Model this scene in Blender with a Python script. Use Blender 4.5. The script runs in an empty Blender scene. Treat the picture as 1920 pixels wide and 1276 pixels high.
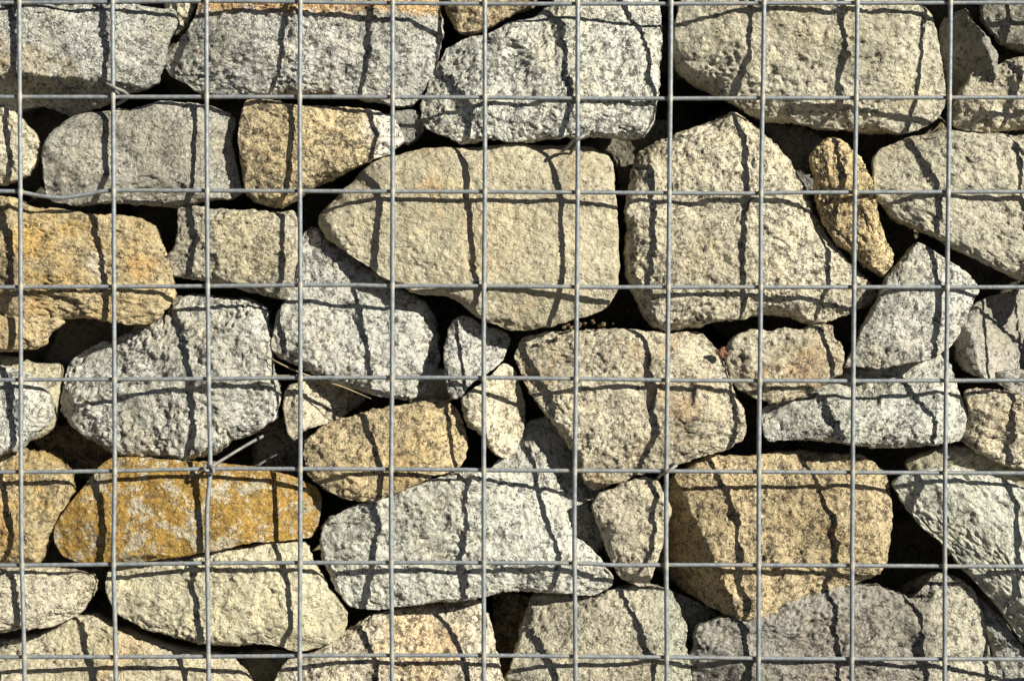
import bpy, math, random
import numpy as np
from mathutils import Vector

S = 0.1 / 174.5            # metres per photograph pixel on the plane of the wire mesh (100 mm pitch)
D = 2.2                    # camera distance from the mesh
C = bpy.context.scene.collection
scn = bpy.context.scene
# ------------------------------------------------------------------ camera
cam_d = bpy.data.cameras.new('camera'); cam = bpy.data.objects.new('camera', cam_d); C.objects.link(cam)
cam.location = (0, -D, 0); cam.rotation_euler = (math.radians(90), 0, 0)
cam_d.sensor_width = 36; cam_d.lens = 36 * D / (1920 * S)
cam_d.clip_start = .05; cam_d.clip_end = 500
scn.camera = cam
# ------------------------------------------------------------------ light
SX, SZ = 1.15, 0.71        # sideways and downward travel of sunlight per unit of depth
sun_v = Vector((SX, -1, SZ)).normalized()
w = bpy.data.worlds.new('World'); scn.world = w; w.use_nodes = True
nt = w.node_tree; nt.nodes.clear()
sky = nt.nodes.new('ShaderNodeTexSky'); sky.sky_type = 'NISHITA'; sky.sun_disc = False
sky.air_density = .22; sky.dust_density = .1; sky.ozone_density = 1.0; sky.altitude = 900   # very clear air
sky.sun_elevation = math.asin(sun_v.z); sky.sun_rotation = math.atan2(sun_v.x, sun_v.y)
bg = nt.nodes.new('ShaderNodeBackground'); bg.inputs['Strength'].default_value = 0.05
wo = nt.nodes.new('ShaderNodeOutputWorld')
nt.links.new(sky.outputs[0], bg.inputs[0]); nt.links.new(bg.outputs[0], wo.inputs[0])
sd = bpy.data.lights.new('sun', 'SUN'); sd.energy = 5.0; sd.angle = math.radians(0.5); sd.color = (1, .965, .84)
so = bpy.data.objects.new('sun', sd); C.objects.link(so)
so.rotation_euler = sun_v.to_track_quat('Z', 'Y').to_euler(); so.location = (2, -2, 2)
scn.view_settings.view_transform = 'Standard'; scn.view_settings.look = 'None'
scn.view_settings.exposure = 0.77; scn.view_settings.gamma = 1.0

# ------------------------------------------------------------------ helpers
rs = np.random.RandomState(7)
PERM = rs.permutation(256)
GR = rs.normal(size=(256, 3)); GR /= np.linalg.norm(GR, axis=1)[:, None]

def pn(p):
    """gradient noise, p (n,3) -> about -1..1"""
    i = np.floor(p).astype(np.int64); f = p - i
    u = f * f * f * (f * (f * 6 - 15) + 10)
    out = 0
    for a in (0, 1):
        wa = u[:, 0] if a else 1 - u[:, 0]
        pa = PERM[(i[:, 0] + a) & 255]
        for b in (0, 1):
            wb = wa * (u[:, 1] if b else 1 - u[:, 1])
            pb = PERM[(pa + i[:, 1] + b) & 255]
            for c in (0, 1):
                wc = wb * (u[:, 2] if c else 1 - u[:, 2])
                g = GR[PERM[(pb + i[:, 2] + c) & 255]]
                out = out + wc * (g[:, 0] * (f[:, 0] - a) + g[:, 1] * (f[:, 1] - b) + g[:, 2] * (f[:, 2] - c))
    return out * 1.6

def tag(o, label=None, cat=None, group=None, kind=None):
    for k, v in (('label', label), ('category', cat), ('group', group), ('kind', kind)):
        if v: o[k] = v
    return o

def mesh_obj(name, V, F, mat, parent=None, smooth=True, loc=(0, 0, 0)):
    """V (n,3) array, F (m,k) array or list of arrays"""
    me = bpy.data.meshes.new(name)
    if not isinstance(F, list): F = [F]
    F = [np.asarray(f, dtype=np.int32) for f in F if len(f)]
    me.vertices.add(len(V)); me.vertices.foreach_set('co', np.asarray(V, dtype=np.float32).ravel())
    nl = sum(f.size for f in F); npoly = sum(len(f) for f in F)
    me.loops.add(nl); me.loops.foreach_set('vertex_index', np.concatenate([f.ravel() for f in F]))
    tot = np.concatenate([np.full(len(f), f.shape[1], dtype=np.int32) for f in F])
    st = np.concatenate([[0], np.cumsum(tot)[:-1]]).astype(np.int32)
    me.polygons.add(npoly); me.polygons.foreach_set('loop_start', st); me.polygons.foreach_set('loop_total', tot)
    if smooth: me.polygons.foreach_set('use_smooth', np.ones(npoly, dtype=bool))
    me.update(calc_edges=True); me.validate()
    me.materials.append(mat)
    o = bpy.data.objects.new(name, me); o.location = loc; C.objects.link(o)
    if parent: o.parent = parent
    return o

# ------------------------------------------------------------------ materials
class N:
    def __init__(s, name):
        s.m = bpy.data.materials.new(name); s.m.use_nodes = True
        s.t = s.m.node_tree; s.t.nodes.clear()
    def n(s, typ, **kw):
        nd = s.t.nodes.new(typ)
        for k, v in kw.items(): setattr(nd, k, v)
        return nd
    def l(s, a, b): s.t.links.new(a, b)
    def noise(s, co, scale, detail=2, rough=.5, dist=0):
        nd = s.n('ShaderNodeTexNoise'); nd.inputs['Scale'].default_value = scale
        nd.inputs['Detail'].default_value = detail; nd.inputs['Roughness'].default_value = rough
        nd.inputs['Distortion'].default_value = dist
        s.l(co, nd.inputs['Vector']); return nd.outputs['Fac']
    def voro(s, co, scale, out='Color', feature='F1'):
        nd = s.n('ShaderNodeTexVoronoi', feature=feature); nd.inputs['Scale'].default_value = scale
        s.l(co, nd.inputs['Vector']); return nd.outputs[out]
    def ramp(s, fac, a, b, va=0., vb=1.):
        nd = s.n('ShaderNodeMapRange', interpolation_type='SMOOTHSTEP')
        for i, v in ((1, a), (2, b), (3, va), (4, vb)): nd.inputs[i].default_value = v
        s.l(fac, nd.inputs[0]); return nd.outputs[0]
    def mix(s, fac, a, b, mode='MIX'):
        nd = s.n('ShaderNodeMix', data_type='RGBA', blend_type=mode)
        for sock, v in ((nd.inputs[0], fac), (nd.inputs[6], a), (nd.inputs[7], b)):
            if hasattr(v, 'is_linked'): s.l(v, sock)
            else: sock.default_value = v if isinstance(v, (int, float)) else (*v, 1)
        return nd.outputs[2]
    def math(s, op, a, b=0.):
        nd = s.n('ShaderNodeMath', operation=op)
        for i, v in ((0, a), (1, b)):
            if hasattr(v, 'is_linked'): s.l(v, nd.inputs[i])
            else: nd.inputs[i].default_value = v
        return nd.outputs[0]

# kinds of stone: light grain, mid grain, dark fleck, amount of flecks, stain colour, amount of stain, second stain
KIND = {
 'white':  dict(a=(.60, .58, .51), b=(.42, .41, .37), c=(.050, .050, .052), fl=.62, st=(.50, .42, .29), sa=.12),
 'grey':   dict(a=(.52, .50, .45), b=(.36, .35, .32), c=(.060, .060, .062), fl=.55, st=(.44, .36, .25), sa=.18),
 'warmgrey': dict(a=(.43, .405, .35), b=(.31, .29, .25), c=(.075, .07, .062), fl=.5, st=(.26, .23, .185), sa=.35),
 'olive':  dict(a=(.51, .47, .37), b=(.37, .338, .262), c=(.08, .072, .055), fl=.5, st=(.42, .37, .25), sa=.25),
 'tan':    dict(a=(.53, .48, .345), b=(.40, .36, .255), c=(.11, .095, .07), fl=.26, st=(.46, .32, .16), sa=.28),
 'cream':  dict(a=(.62, .56, .43), b=(.44, .385, .285), c=(.075, .06, .045), fl=.6, st=(.50, .39, .24), sa=.22),
 'pink':   dict(a=(.60, .54, .41), b=(.40, .345, .25), c=(.085, .065, .048), fl=.58, st=(.40, .26, .14), sa=.5),
 'brown':  dict(a=(.57, .46, .285), b=(.37, .275, .145), c=(.045, .034, .026), fl=.80, st=(.36, .225, .09), sa=.34),
 'rust':   dict(a=(.54, .44, .27), b=(.39, .28, .135), c=(.07, .048, .027), fl=.62, st=(.44, .265, .065), sa=.5),
 'ochre':  dict(a=(.50, .44, .32), b=(.38, .31, .20), c=(.14, .09, .04), fl=.25, st=(.40, .20, .022), sa=.0),
 'green':  dict(a=(.54, .525, .45), b=(.39, .38, .325), c=(.09, .088, .078), fl=.42, st=(.35, .355, .29), sa=.4),
}
def stone_mat(kind, seed, bright=1.0, extra=None, grain=1.0, relief=1.0):
    k = KIND[kind]; q = N('granite_' + kind)
    r = random.Random(seed)
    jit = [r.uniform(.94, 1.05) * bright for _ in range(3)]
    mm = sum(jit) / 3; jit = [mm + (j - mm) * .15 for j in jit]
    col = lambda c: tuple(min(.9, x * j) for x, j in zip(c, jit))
    tc = q.n('ShaderNodeTexCoord')
    mp = q.n('ShaderNodeMapping'); q.l(tc.outputs['Object'], mp.inputs[0])
    mp.inputs['Location'].default_value = (r.uniform(-9, 9), r.uniform(-9, 9), r.uniform(-9, 9))
    mp.inputs['Rotation'].default_value = (r.uniform(0, 3), r.uniform(0, 3), r.uniform(0, 3))
    co = mp.outputs[0]
    grain = grain * r.uniform(.78, 1.22); g = 300 / grain; flj = r.uniform(-.03, .02)
    # warp the grain a little so that crystals are not round
    wn = q.n('ShaderNodeTexNoise'); wn.inputs['Scale'].default_value = g * .9; wn.inputs['Detail'].default_value = 1
    q.l(co, wn.inputs['Vector'])
    sub = q.n('ShaderNodeVectorMath', operation='SUBTRACT'); q.l(wn.outputs['Color'], sub.inputs[0]); sub.inputs[1].default_value = (.5, .5, .5)
    scl = q.n('ShaderNodeVectorMath', operation='SCALE'); q.l(sub.outputs[0], scl.inputs[0]); scl.inputs['Scale'].default_value = .006 * grain
    add = q.n('ShaderNodeVectorMath', operation='ADD'); q.l(co, add.inputs[0]); q.l(scl.outputs[0], add.inputs[1])
    wc = add.outputs[0]
    cells = q.n('ShaderNodeSeparateColor'); q.l(q.voro(wc, g * 1.5), cells.inputs[0])
    base = q.mix(q.ramp(cells.outputs[0], -.25, .75), col(k['b']), col(k['a']))
    # slow tone changes and middle-sized clouding
    big = q.noise(co, 9, 3, .55)
    mid = q.noise(co, 42, 4, .6, .6)
    base = q.mix(q.ramp(big, .38, .66), base, q.mix(1.0, base, (.74, .73, .69), 'MULTIPLY'))
    base = q.mix(q.ramp(q.noise(co, 24, 4, .6, .8), .50, .64), base, q.mix(1.0, base, (1.16, 1.13, 1.06), 'MULTIPLY'))
    if k['sa'] > 0:
        f = q.math('ADD', q.math('MULTIPLY', big, .55), q.math('MULTIPLY', mid, .45))
        sa = k['sa']
        base = q.mix(q.math('MULTIPLY', q.ramp(f, .60 - .22 * sa, .72 - .16 * sa), .45 + .4 * sa), base,
                     q.mix(q.ramp(cells.outputs[1], 0, 1), col(k['st']), tuple(min(.9, x * 1.35) for x in col(k['st']))))
    for e in (extra or []):        # stains with a shape of their own: (kind, params)
        if e[0] == 'band':         # colour above or below a height of the stone, ragged border
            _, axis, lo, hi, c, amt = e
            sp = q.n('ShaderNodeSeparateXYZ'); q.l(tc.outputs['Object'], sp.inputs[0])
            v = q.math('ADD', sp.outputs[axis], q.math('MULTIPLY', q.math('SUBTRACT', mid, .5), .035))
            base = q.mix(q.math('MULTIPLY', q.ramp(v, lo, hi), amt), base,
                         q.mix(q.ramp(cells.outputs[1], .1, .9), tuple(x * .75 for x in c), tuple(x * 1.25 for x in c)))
        elif e[0] == 'patch':      # ragged blot
            _, px, pz, rad, c, amt = e
            dv = q.n('ShaderNodeVectorMath', operation='DISTANCE'); q.l(tc.outputs['Object'], dv.inputs[0]); dv.inputs[1].default_value = (px, 0, pz)
            v = q.math('ADD', dv.outputs['Value'], q.math('MULTIPLY', q.math('SUBTRACT', mid, .5), rad * 1.6))
            base = q.mix(q.math('MULTIPLY', q.ramp(v, rad * 1.05, rad * .6), amt), base,
                         q.mix(q.ramp(cells.outputs[1], .1, .9), tuple(x * .7 for x in c), tuple(x * 1.25 for x in c)))
        elif e[0] == 'crust':      # iron skin broken by bare pale spots
            _, thr, c = e
            spots = q.noise(co, 48, 5, .7, .5)
            fine = q.noise(co, 260, 2, .6)
            v = q.math('ADD', spots, q.math('MULTIPLY', q.math('SUBTRACT', fine, .5), .34))
            cc = q.mix(q.ramp(q.noise(co, 120, 3, .6), .3, .7), tuple(x * .72 for x in c), tuple(x * 1.25 for x in c))
            base = q.mix(q.ramp(v, thr, thr - .05), base, cc)
    # dark mica flecks, clustered
    fn = q.noise(wc, g * .95, 4, .74, .6)
    cl = q.noise(co, 85, 4, .65)
    fl = q.math('ADD', fn, q.math('MULTIPLY', q.math('SUBTRACT', cl, .5), .62))
    th = .418 + .13 * k['fl'] + flj
    base = q.mix(q.math('MULTIPLY', q.ramp(fl, th, th - .085), .84), base, tuple(x * .7 for x in col(k['c'])))
    # bright quartz specks
    qz = q.noise(wc, g * .8, 2, .6)
    base = q.mix(q.math('MULTIPLY', q.ramp(qz, .60, .68), .55), base, tuple(min(.88, x * 1.28) for x in col(k['a'])))
    # relief
    h = q.math('ADD', q.math('MULTIPLY', q.noise(wc, g * .55, 5, .7), 1.0), q.math('MULTIPLY', q.voro(wc, g * .5, 'Distance'), .45))
    bp = q.n('ShaderNodeBump'); bp.inputs['Strength'].default_value = 1.0; bp.inputs['Distance'].default_value = .0046 * relief
    q.l(h, bp.inputs['Height'])
    p = q.n('ShaderNodeBsdfPrincipled')
    q.l(base, p.inputs['Base Color']); q.l(bp.outputs[0], p.inputs['Normal'])
    q.l(q.ramp(cells.outputs[2], .90, .97, .72, .22), p.inputs['Roughness'])
    p.inputs['Specular IOR Level'].default_value = .4
    o = q.n('ShaderNodeOutputMaterial'); q.l(p.outputs[0], o.inputs[0])
    return q.m

def zinc_mat(name, a=(.165, .182, .20), b=(.265, .282, .295), dirt=(.30, .28, .235)):
    q = N(name); tc = q.n('ShaderNodeTexCoord'); co = tc.outputs['Object']
    base = q.mix(q.ramp(q.noise(co, 170, 4, .65), .34, .66), a, b)
    base = q.mix(q.math('MULTIPLY', q.ramp(q.noise(co, 22, 3, .6), .5, .68), .55), base, dirt)
    base = q.mix(q.math('MULTIPLY', q.ramp(q.noise(co, 420, 2, .6), .62, .70), .5), base, (.46, .48, .49))
    at = q.n('ShaderNodeAttribute', attribute_name='weld')
    base = q.mix(q.math('MULTIPLY', q.ramp(q.math('ADD', at.outputs['Fac'], q.math('SUBTRACT', q.noise(co, 200, 3, .6), .5)), .25, .75), .8), base, (.36, .335, .27))
    base = q.mix(q.math('MULTIPLY', q.ramp(q.noise(co, 60, 4, .7, 1.2), .60, .70), .7), base, (.12, .125, .13))
    p = q.n('ShaderNodeBsdfPrincipled'); q.l(base, p.inputs['Base Color'])
    p.inputs['Metallic'].default_value = .25; p.inputs['Roughness'].default_value = .55
    bp = q.n('ShaderNodeBump'); bp.inputs['Strength'].default_value = .5; bp.inputs['Distance'].default_value = .0006
    q.l(q.noise(co, 380, 3, .6), bp.inputs['Height']); q.l(bp.outputs[0], p.inputs['Normal'])
    o = q.n('ShaderNodeOutputMaterial'); q.l(p.outputs[0], o.inputs[0]); return q.m

def plain_mat(name, a, b, scale, rough=.85, bump=.0, trans=0):
    q = N(name); tc = q.n('ShaderNodeTexCoord'); co = tc.outputs['Object']
    base = q.mix(q.ramp(q.noise(co, scale, 5, .65), .3, .7), a, b)
    p = q.n('ShaderNodeBsdfPrincipled'); q.l(base, p.inputs['Base Color']); p.inputs['Roughness'].default_value = rough
    if bump:
        bp = q.n('ShaderNodeBump'); bp.inputs['Distance'].default_value = bump
        q.l(q.noise(co, scale, 5, .7), bp.inputs['Height']); q.l(bp.outputs[0], p.inputs['Normal'])
    o = q.n('ShaderNodeOutputMaterial'); q.l(p.outputs[0], o.inputs[0]); return q.m

# ------------------------------------------------------------------ setting
def box(name, x0, x1, y0, y1, z0, z1, mat, n=1):
    V = np.array([(x, y, z) for x in (x0, x1) for y in (y0, y1) for z in (z0, z1)], float)
    F = np.array([(0, 1, 3, 2), (4, 6, 7, 5), (0, 4, 5, 1), (2, 3, 7, 6), (0, 2, 6, 4), (1, 5, 7, 3)])
    return mesh_obj(name, V, F, mat, smooth=False)
m_ground = plain_mat('gravelly_earth', (.09, .08, .06), (.15, .13, .10), 14, .95, .01)
V = np.array([(-60, -60, -.95), (60, -60, -.95), (60, 60, -.95), (-60, 60, -.95)], float)
tag(mesh_obj('ground', V, np.array([(0, 1, 2, 3)]), m_ground, smooth=False), kind='structure')
m_backing = plain_mat('dark_backing', (.035, .028, .02), (.07, .055, .04), 30, .95, .01)
tag(box('added_backing', -1.6, 1.6, .40, 1.4, -.955, 1.0, m_backing), kind='structure')  # unseen backing, added to keep sky light from leaking through the gaps

# ------------------------------------------------------------------ stone builder
def smooth_closed(P, step):
    P = np.asarray(P, float); n = len(P); out = []
    for i in range(n):
        a, b, c, d = P[i - 1], P[i], P[(i + 1) % n], P[(i + 2) % n]
        k = max(2, int(np.linalg.norm(c - b) / 6))
        t = np.linspace(0, 1, k, endpoint=False)[:, None]; T = .26
        m1, m2 = (c - a) * T, (d - b) * T
        out.append((2 * t**3 - 3 * t**2 + 1) * b + (t**3 - 2 * t**2 + t) * m1 + (-2 * t**3 + 3 * t**2) * c + (t**3 - t**2) * m2)
    Q = np.vstack(out)
    L = np.r_[0, np.cumsum(np.linalg.norm(np.roll(Q, -1, 0) - Q, axis=1))]
    Qc = np.vstack([Q, Q[:1]])
    return Qc, L

def seg_dist(P, A, B):
    out = np.full(len(P), 1e9)
    AB = B - A; L2 = (AB ** 2).sum(1) + 1e-9
    for k in range(0, len(P), 20000):
        p = P[k:k + 20000]
        ap = p[:, None, :] - A[None]
        t = np.clip((ap * AB[None]).sum(2) / L2[None], 0, 1)
        d = ap - t[..., None] * AB[None]
        out[k:k + 20000] = np.sqrt((d ** 2).sum(2)).min(1)
    return out

def grid_normals(V):
    dx = np.empty_like(V); dx[1:-1] = V[2:] - V[:-2]; dx[0] = V[1] - V[0]; dx[-1] = V[-1] - V[-2]
    dz = np.empty_like(V); dz[:, 1:-1] = V[:, 2:] - V[:, :-2]; dz[:, 0] = V[:, 1] - V[:, 0]; dz[:, -1] = V[:, -1] - V[:, -2]
    n = np.cross(dx, dz); n /= np.linalg.norm(n, axis=2)[..., None] + 1e-9
    return n

def build_stone(P, seed, f=30, rnd=.42, rough=1.0, chips=3, depth=None, facets=(), step=2.5, grad=(0, 0), foli=None, minf=13.0, bumps=()):
    """all in photograph pixels; u right, v down, w into the wall. Returns vertices (u,v,w), faces, centre"""
    r = np.random.RandomState(seed)
    Q, L = smooth_closed(P, step); per = L[-1]
    A, B = Q[:-1], Q[1:]
    cr = A[:, 0] * B[:, 1] - B[:, 0] * A[:, 1]; ar = cr.sum() / 2
    cen = ((A + B) * cr[:, None]).sum(0) / (6 * ar)
    if ar < 0:
        Q = Q[::-1]; L = L[-1] - L[::-1]
    K = max(18, int(per / (4 * step))); 
    if K % 2 == 0: K += 1
    g = np.linspace(-1, 1, K); a, b = np.meshgrid(g, g, indexing='ij')
    # concentric square to disc
    rad = np.maximum(np.abs(a), np.abs(b)); ang = np.zeros_like(a)
    m = (np.abs(a) >= np.abs(b)) & (a > 0); ang[m] = (np.pi / 4) * b[m] / a[m]
    m = (np.abs(a) >= np.abs(b)) & (a < 0); ang[m] = np.pi + (np.pi / 4) * b[m] / a[m]
    m = (np.abs(b) > np.abs(a)) & (b > 0); ang[m] = np.pi / 2 - (np.pi / 4) * a[m] / b[m]
    m = (np.abs(b) > np.abs(a)) & (b < 0); ang[m] = 3 * np.pi / 2 - (np.pi / 4) * a[m] / b[m]
    ang = np.mod(ang, 2 * np.pi)
    # align arc length zero with angle zero, then blend angle and arc length parametrisation
    qa = np.unwrap(np.arctan2(Q[:, 1] - cen[1], Q[:, 0] - cen[0]))
    off = np.argmin(np.abs(np.mod(qa[:-1] + np.pi, 2 * np.pi) - np.pi))
    s = np.mod(L[off] + ang / (2 * np.pi) * per, per)
    def outline(s):
        s = np.mod(s, per)
        o = np.stack([np.interp(s, L, Q[:, 0]), np.interp(s, L, Q[:, 1])], -1)
        e = np.stack([np.interp(np.mod(s + 3, per), L, Q[:, 0]), np.interp(np.mod(s + 3, per), L, Q[:, 1])], -1) - o
        e /= np.linalg.norm(e, axis=-1)[..., None] + 1e-9
        nn = np.stack([e[..., 1], -e[..., 0]], -1)
        sh = o.shape[:-1]; q3 = np.concatenate([o.reshape(-1, 2), np.full((o.size // 2, 1), seed * 13.7)], 1)
        dsp = 2.6 * pn(q3 / 42) + 2.0 * pn(q3 / 19 + 5) + 1.3 * pn(q3 / 8 + 9)
        return o + nn * (dsp * min(1.3, rough)).reshape(sh)[..., None]
    rr = 1 - (1 - rad) ** 1.22
    O = outline(s)
    U = cen + (O - cen) * rr[..., None]
    ring_s = L[off] + np.linspace(0, per, 241)[:-1]
    Rg = outline(ring_s)
    d = seg_dist(U.reshape(-1, 2), Rg, np.roll(Rg, -1, 0)).reshape(K, K)
    d[rad > .9999] = 0
    inr = d.max()
    R = min(max(14, rnd * inr), 62)
    # front relief
    base = np.full((K, K), float(f)) + grad[0] * (U[..., 0] - cen[0]) + grad[1] * (U[..., 1] - cen[1])
    if depth is not None and len(depth):
        dp = np.array(depth, float)
        du, dv, dw = dp[:, 0] - cen[0], dp[:, 1] - cen[1], dp[:, 2]
        M = np.stack([np.ones(len(dp)), du / 100, dv / 100], 1)
        co = np.linalg.solve(M.T @ M + np.diag([.01, .5, .5]), M.T @ dw)
        base = co[0] + co[1] * (U[..., 0] - cen[0]) / 100 + co[2] * (U[..., 1] - cen[1]) / 100
        res = dw - M @ co
        num = 0; den = .35
        for (x, y, _), e in zip(dp, res):
            ww = np.exp(-((U[..., 0] - x) ** 2 / 1.6 + (U[..., 1] - y) ** 2) / (2 * 42 ** 2)); num = num + ww * e; den = den + ww
        base = base + num / den
        base = np.clip(base, minf, 125)
    Rf = R * np.clip(.85 + 1.3 * pn(np.stack([U[..., 0], U[..., 1], np.full((K, K), seed * 3.1)], -1).reshape(-1, 3) / 85).reshape(K, K), .3, 1.45)
    t = np.clip(1 - d / Rf, 0, 1)
    w = base + Rf * .9 * (1 - (1 - t ** 2.1 + 1e-9) ** .5)
    q3 = np.stack([U[..., 0], U[..., 1], np.full((K, K), seed * 7.3)], -1).reshape(-1, 3)
    lump = pn(q3 / 120).reshape(K, K) * 5 + pn(q3 / 55 + 3).reshape(K, K) * 3.5
    w = w + lump * min(1, inr / 70) * rough
    ter = np.tanh(pn(q3 / 64 + 21).reshape(K, K) * 7 + .8) * 2.6 + np.tanh(pn(q3 / 34 + 31).reshape(K, K) * 6 - 1.2) * 1.5   # stepped breaks
    w = w + (ter + pn(q3 / 16 + 2).reshape(K, K)) * rough * min(1, inr / 60)
    edge = (pn(q3 / 22 + 11) * 3.2 + pn(q3 / 9 + 4) * 1.4).reshape(K, K)
    for _ in range(chips):                       # broken-off corners
        th = r.uniform(0, 2 * np.pi); dr = np.array([math.cos(th), math.sin(th)])
        pr = ((U - cen) @ dr); mx = pr.max()
        st = mx - r.uniform(.22, .5) * inr; sl = r.uniform(.45, 1.2)
        pl = base + (pr - st) * sl + edge
        w = np.maximum(w, pl)
    for j in range(5):                           # broad gentle cleavage planes
        th = (j + r.uniform(-.35, .35)) * 2 * np.pi / 5; dr = np.array([math.cos(th), math.sin(th)])
        pr = ((U - cen) @ dr); mx = pr.max()
        pl = base + (pr - mx * r.uniform(.42, .72)) * r.uniform(.14, .5) + edge * .7 - 1
        w = np.maximum(w, pl)
    for (x0, y0, x1, y1, sl) in facets:           # break line from a to b, surface falls away on its right-hand side (v down)
        e = np.array([x1 - x0, y1 - y0], float); e /= np.linalg.norm(e)
        nrm = np.array([-e[1], e[0]])
        pr = (U - np.array([x0, y0])) @ nrm
        pl = base + pr * sl + edge * 1.2
        w = np.maximum(w, np.where(pr > -20, pl, -1e3))
    for (x, y, rd, am) in bumps:
        w = w + am * np.exp(-((U[..., 0] - x) ** 2 + (U[..., 1] - y) ** 2) / (2 * rd * rd))
    T = min(150, max(60, inr * 1.3))
    # border loop, ordered
    idx = np.arange(K * K).reshape(K, K)
    loop = np.concatenate([idx[-1, :-1], idx[::-1, -1][:-1], idx[0, ::-1][:-1], idx[:, 0][:-1]])
    V = np.concatenate([U, w[..., None]], -1)
    n = grid_normals(V)
    if n[K // 2, K // 2, 2] > 0: n = -n
    out_n = V[..., :2] - cen; out_n /= np.linalg.norm(out_n, axis=-1)[..., None] + 1e-9
    Vf = V.reshape(-1, 3); nf = n.reshape(-1, 3).copy()
    lw = Vf[loop, 2]
    rimd = np.clip(1 - d.reshape(-1) / 6, 0, 1)
    sides = [Vf]; side_n = [nf]
    O2 = Vf[loop, :2]
    on = out_n.reshape(-1, 2)[loop]
    prof = [(.08, 1.0), (.16, .995), (.26, .985), (.38, .965), (.52, .93), (.68, .86), (.84, .72), (.95, .5), (1.0, .2)]
    for k, (tt, sc) in enumerate(prof):
        ww = lw + tt * T
        p = cen + (O2 - cen) * sc
        sides.append(np.column_stack([p, ww]))
        side_n.append(np.column_stack([on * (1 - tt * .6), np.full(len(on), tt)]))
    sides.append(np.array([[cen[0], cen[1], lw.mean() + T * 1.01]])); side_n.append(np.array([[0, 0, 1.]]))
    AV = np.vstack(sides); AN = np.vstack(side_n)
    # roughness in three dimensions
    fine = np.zeros(len(AV))
    X = AV.copy()
    if foli is not None:                          # layered texture: stretch along a direction
        ca, sa_ = math.cos(foli), math.sin(foli)
        xr = X[:, 0] * ca + X[:, 1] * sa_; yr = -X[:, 0] * sa_ + X[:, 1] * ca
        X = np.column_stack([xr * .45, yr * 1.35, X[:, 2]])
    X = X + seed * 31.7
    n1 = pn(X / 30); n2 = pn(X / 14 + 7); n3 = pn(X / 7.5 + 3); n4 = pn(X / 4.6 + 1)
    mask = np.clip(.75 + 1.1 * pn(X / 70 + 40), .25, 1.5)
    pits = np.clip(.35 - np.abs(n2), 0, 1) * 2.2
    crack = np.clip(1 - np.abs(pn(X / 19 + 60)) * 7, 0, 1) * np.clip(pn(X / 46 + 80) * 2 + .35, 0, 1)
    fine = (n1 * 2.1 + n2 * 2.0 - pits * 1.9 * mask - crack * 4.5 + (n3 * 2.1 + n4 * 1.8) * mask) * rough
    rim = np.ones(len(AV)); rim[:K * K] = 1 - .45 * rimd
    AV = AV + AN * (fine * rim)[:, None]
    AV[:, 2] = np.maximum(AV[:, 2], minf - 1)
    # faces
    q = np.stack([idx[:-1, :-1], idx[1:, :-1], idx[1:, 1:], idx[:-1, 1:]], -1).reshape(-1, 4)
    nl = len(loop); rings = [loop] + [K * K + k * nl + np.arange(nl) for k in range(len(prof))]
    fs = [q]
    for a_, b_ in zip(rings[:-1], rings[1:]):
        fs.append(np.stack([a_, b_, np.roll(b_, -1), np.roll(a_, -1)], -1))
    lastc = len(AV) - 1
    tri = np.stack([rings[-1], np.full(nl, lastc), np.roll(rings[-1], -1)], -1)
    return AV, np.vstack(fs)[:, ::-1], tri[:, ::-1], cen, base, R

def reading(wx, sx, y):
    """depth behind the mesh from where a wire's shadow falls"""
    return (sx, y, max(13., -(sx - wx) / (SX + (sx - 960) / (D / S))))

def to_world(AV, cen, wref):
    k = S * (D + wref * S) / D
    ox, oz = (cen[0] - 960) * k, (638 - cen[1]) * k
    V = np.column_stack([(AV[:, 0] - cen[0]) * k, AV[:, 2] * S, -(AV[:, 1] - cen[1]) * k])
    return V, (ox, 0, oz)

GROUP = 'stones packed behind the wire mesh'
seedc = [0]
def stone(P, kind, label, f=32, sh=(), pts=(), bright=1.0, extra=None, grain=1.0, name='stone', **kw):
    seedc[0] += 1; sd = seedc[0]
    depth = [reading(*t) for t in sh] + list(pts)
    AV, Q, T, cen, base, R = build_stone(P, sd, f=f, depth=depth if len(depth) >= 1 else None, **kw)
    V, loc = to_world(AV, cen, float(np.median(base)) + R * .5)
    # object origin in the middle of the stone, so the wall can be moved stone by stone
    o = mesh_obj(name, V, [Q, T], stone_mat(kind, sd, bright, extra, grain), loc=loc)
    return tag(o, label, 'stone', GROUP)


# ------------------------------------------------------------------ the stones, top row to bottom row (outlines in photograph pixels)
stone([(-70,0),(8,6),(120,6),(240,8),(322,12),(330,40),(318,75),(310,110),(298,150),(270,165),(225,172),(190,186),(150,200),(120,207),(90,200),(70,193),(30,197),(-70,200)],
      'grey', 'big pale grey stone with a faint ochre stain in the top left corner', bright=1.08,
      sh=[(37,27,80),(38,24,150),(212,195,30),(212,200,130)], facets=[(40,140,240,150,1.5)], chips=1,
      extra=[('patch',-.085,-.005,.040,(.58,.42,.20),.75),('patch',-.03,-.035,.055,(.46,.38,.24),.7)], foli=-.6)
stone([(300,-40),(410,-50),(365,15),(352,45),(328,66),(316,50)], 'cream', 'narrow cream stone wedged behind the two big stones at the top left', f=62, chips=0)
stone([(378,-45),(560,-50),(760,-50),(822,-30),(827,20),(831,50),(826,90),(812,140),(795,172),(772,196),(735,195),(700,186),(650,180),(600,174),(540,178),(480,179),(420,178),(372,173),(345,156),(320,143),(309,125),(312,105),(325,88),(345,65),(362,40),(372,5)],
      'grey', 'long grey stone with a rusty orange band along its top edge', bright=1.08,
      sh=[(388,370,60),(388,363,130),(562,532,40),(562,524,140),(736,699,40),(736,692,90),(736,680,150)], chips=1, rnd=.3,
      extra=[('band',2,.020,.032,(.60,.36,.14),.85)], rough=1.15)
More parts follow.
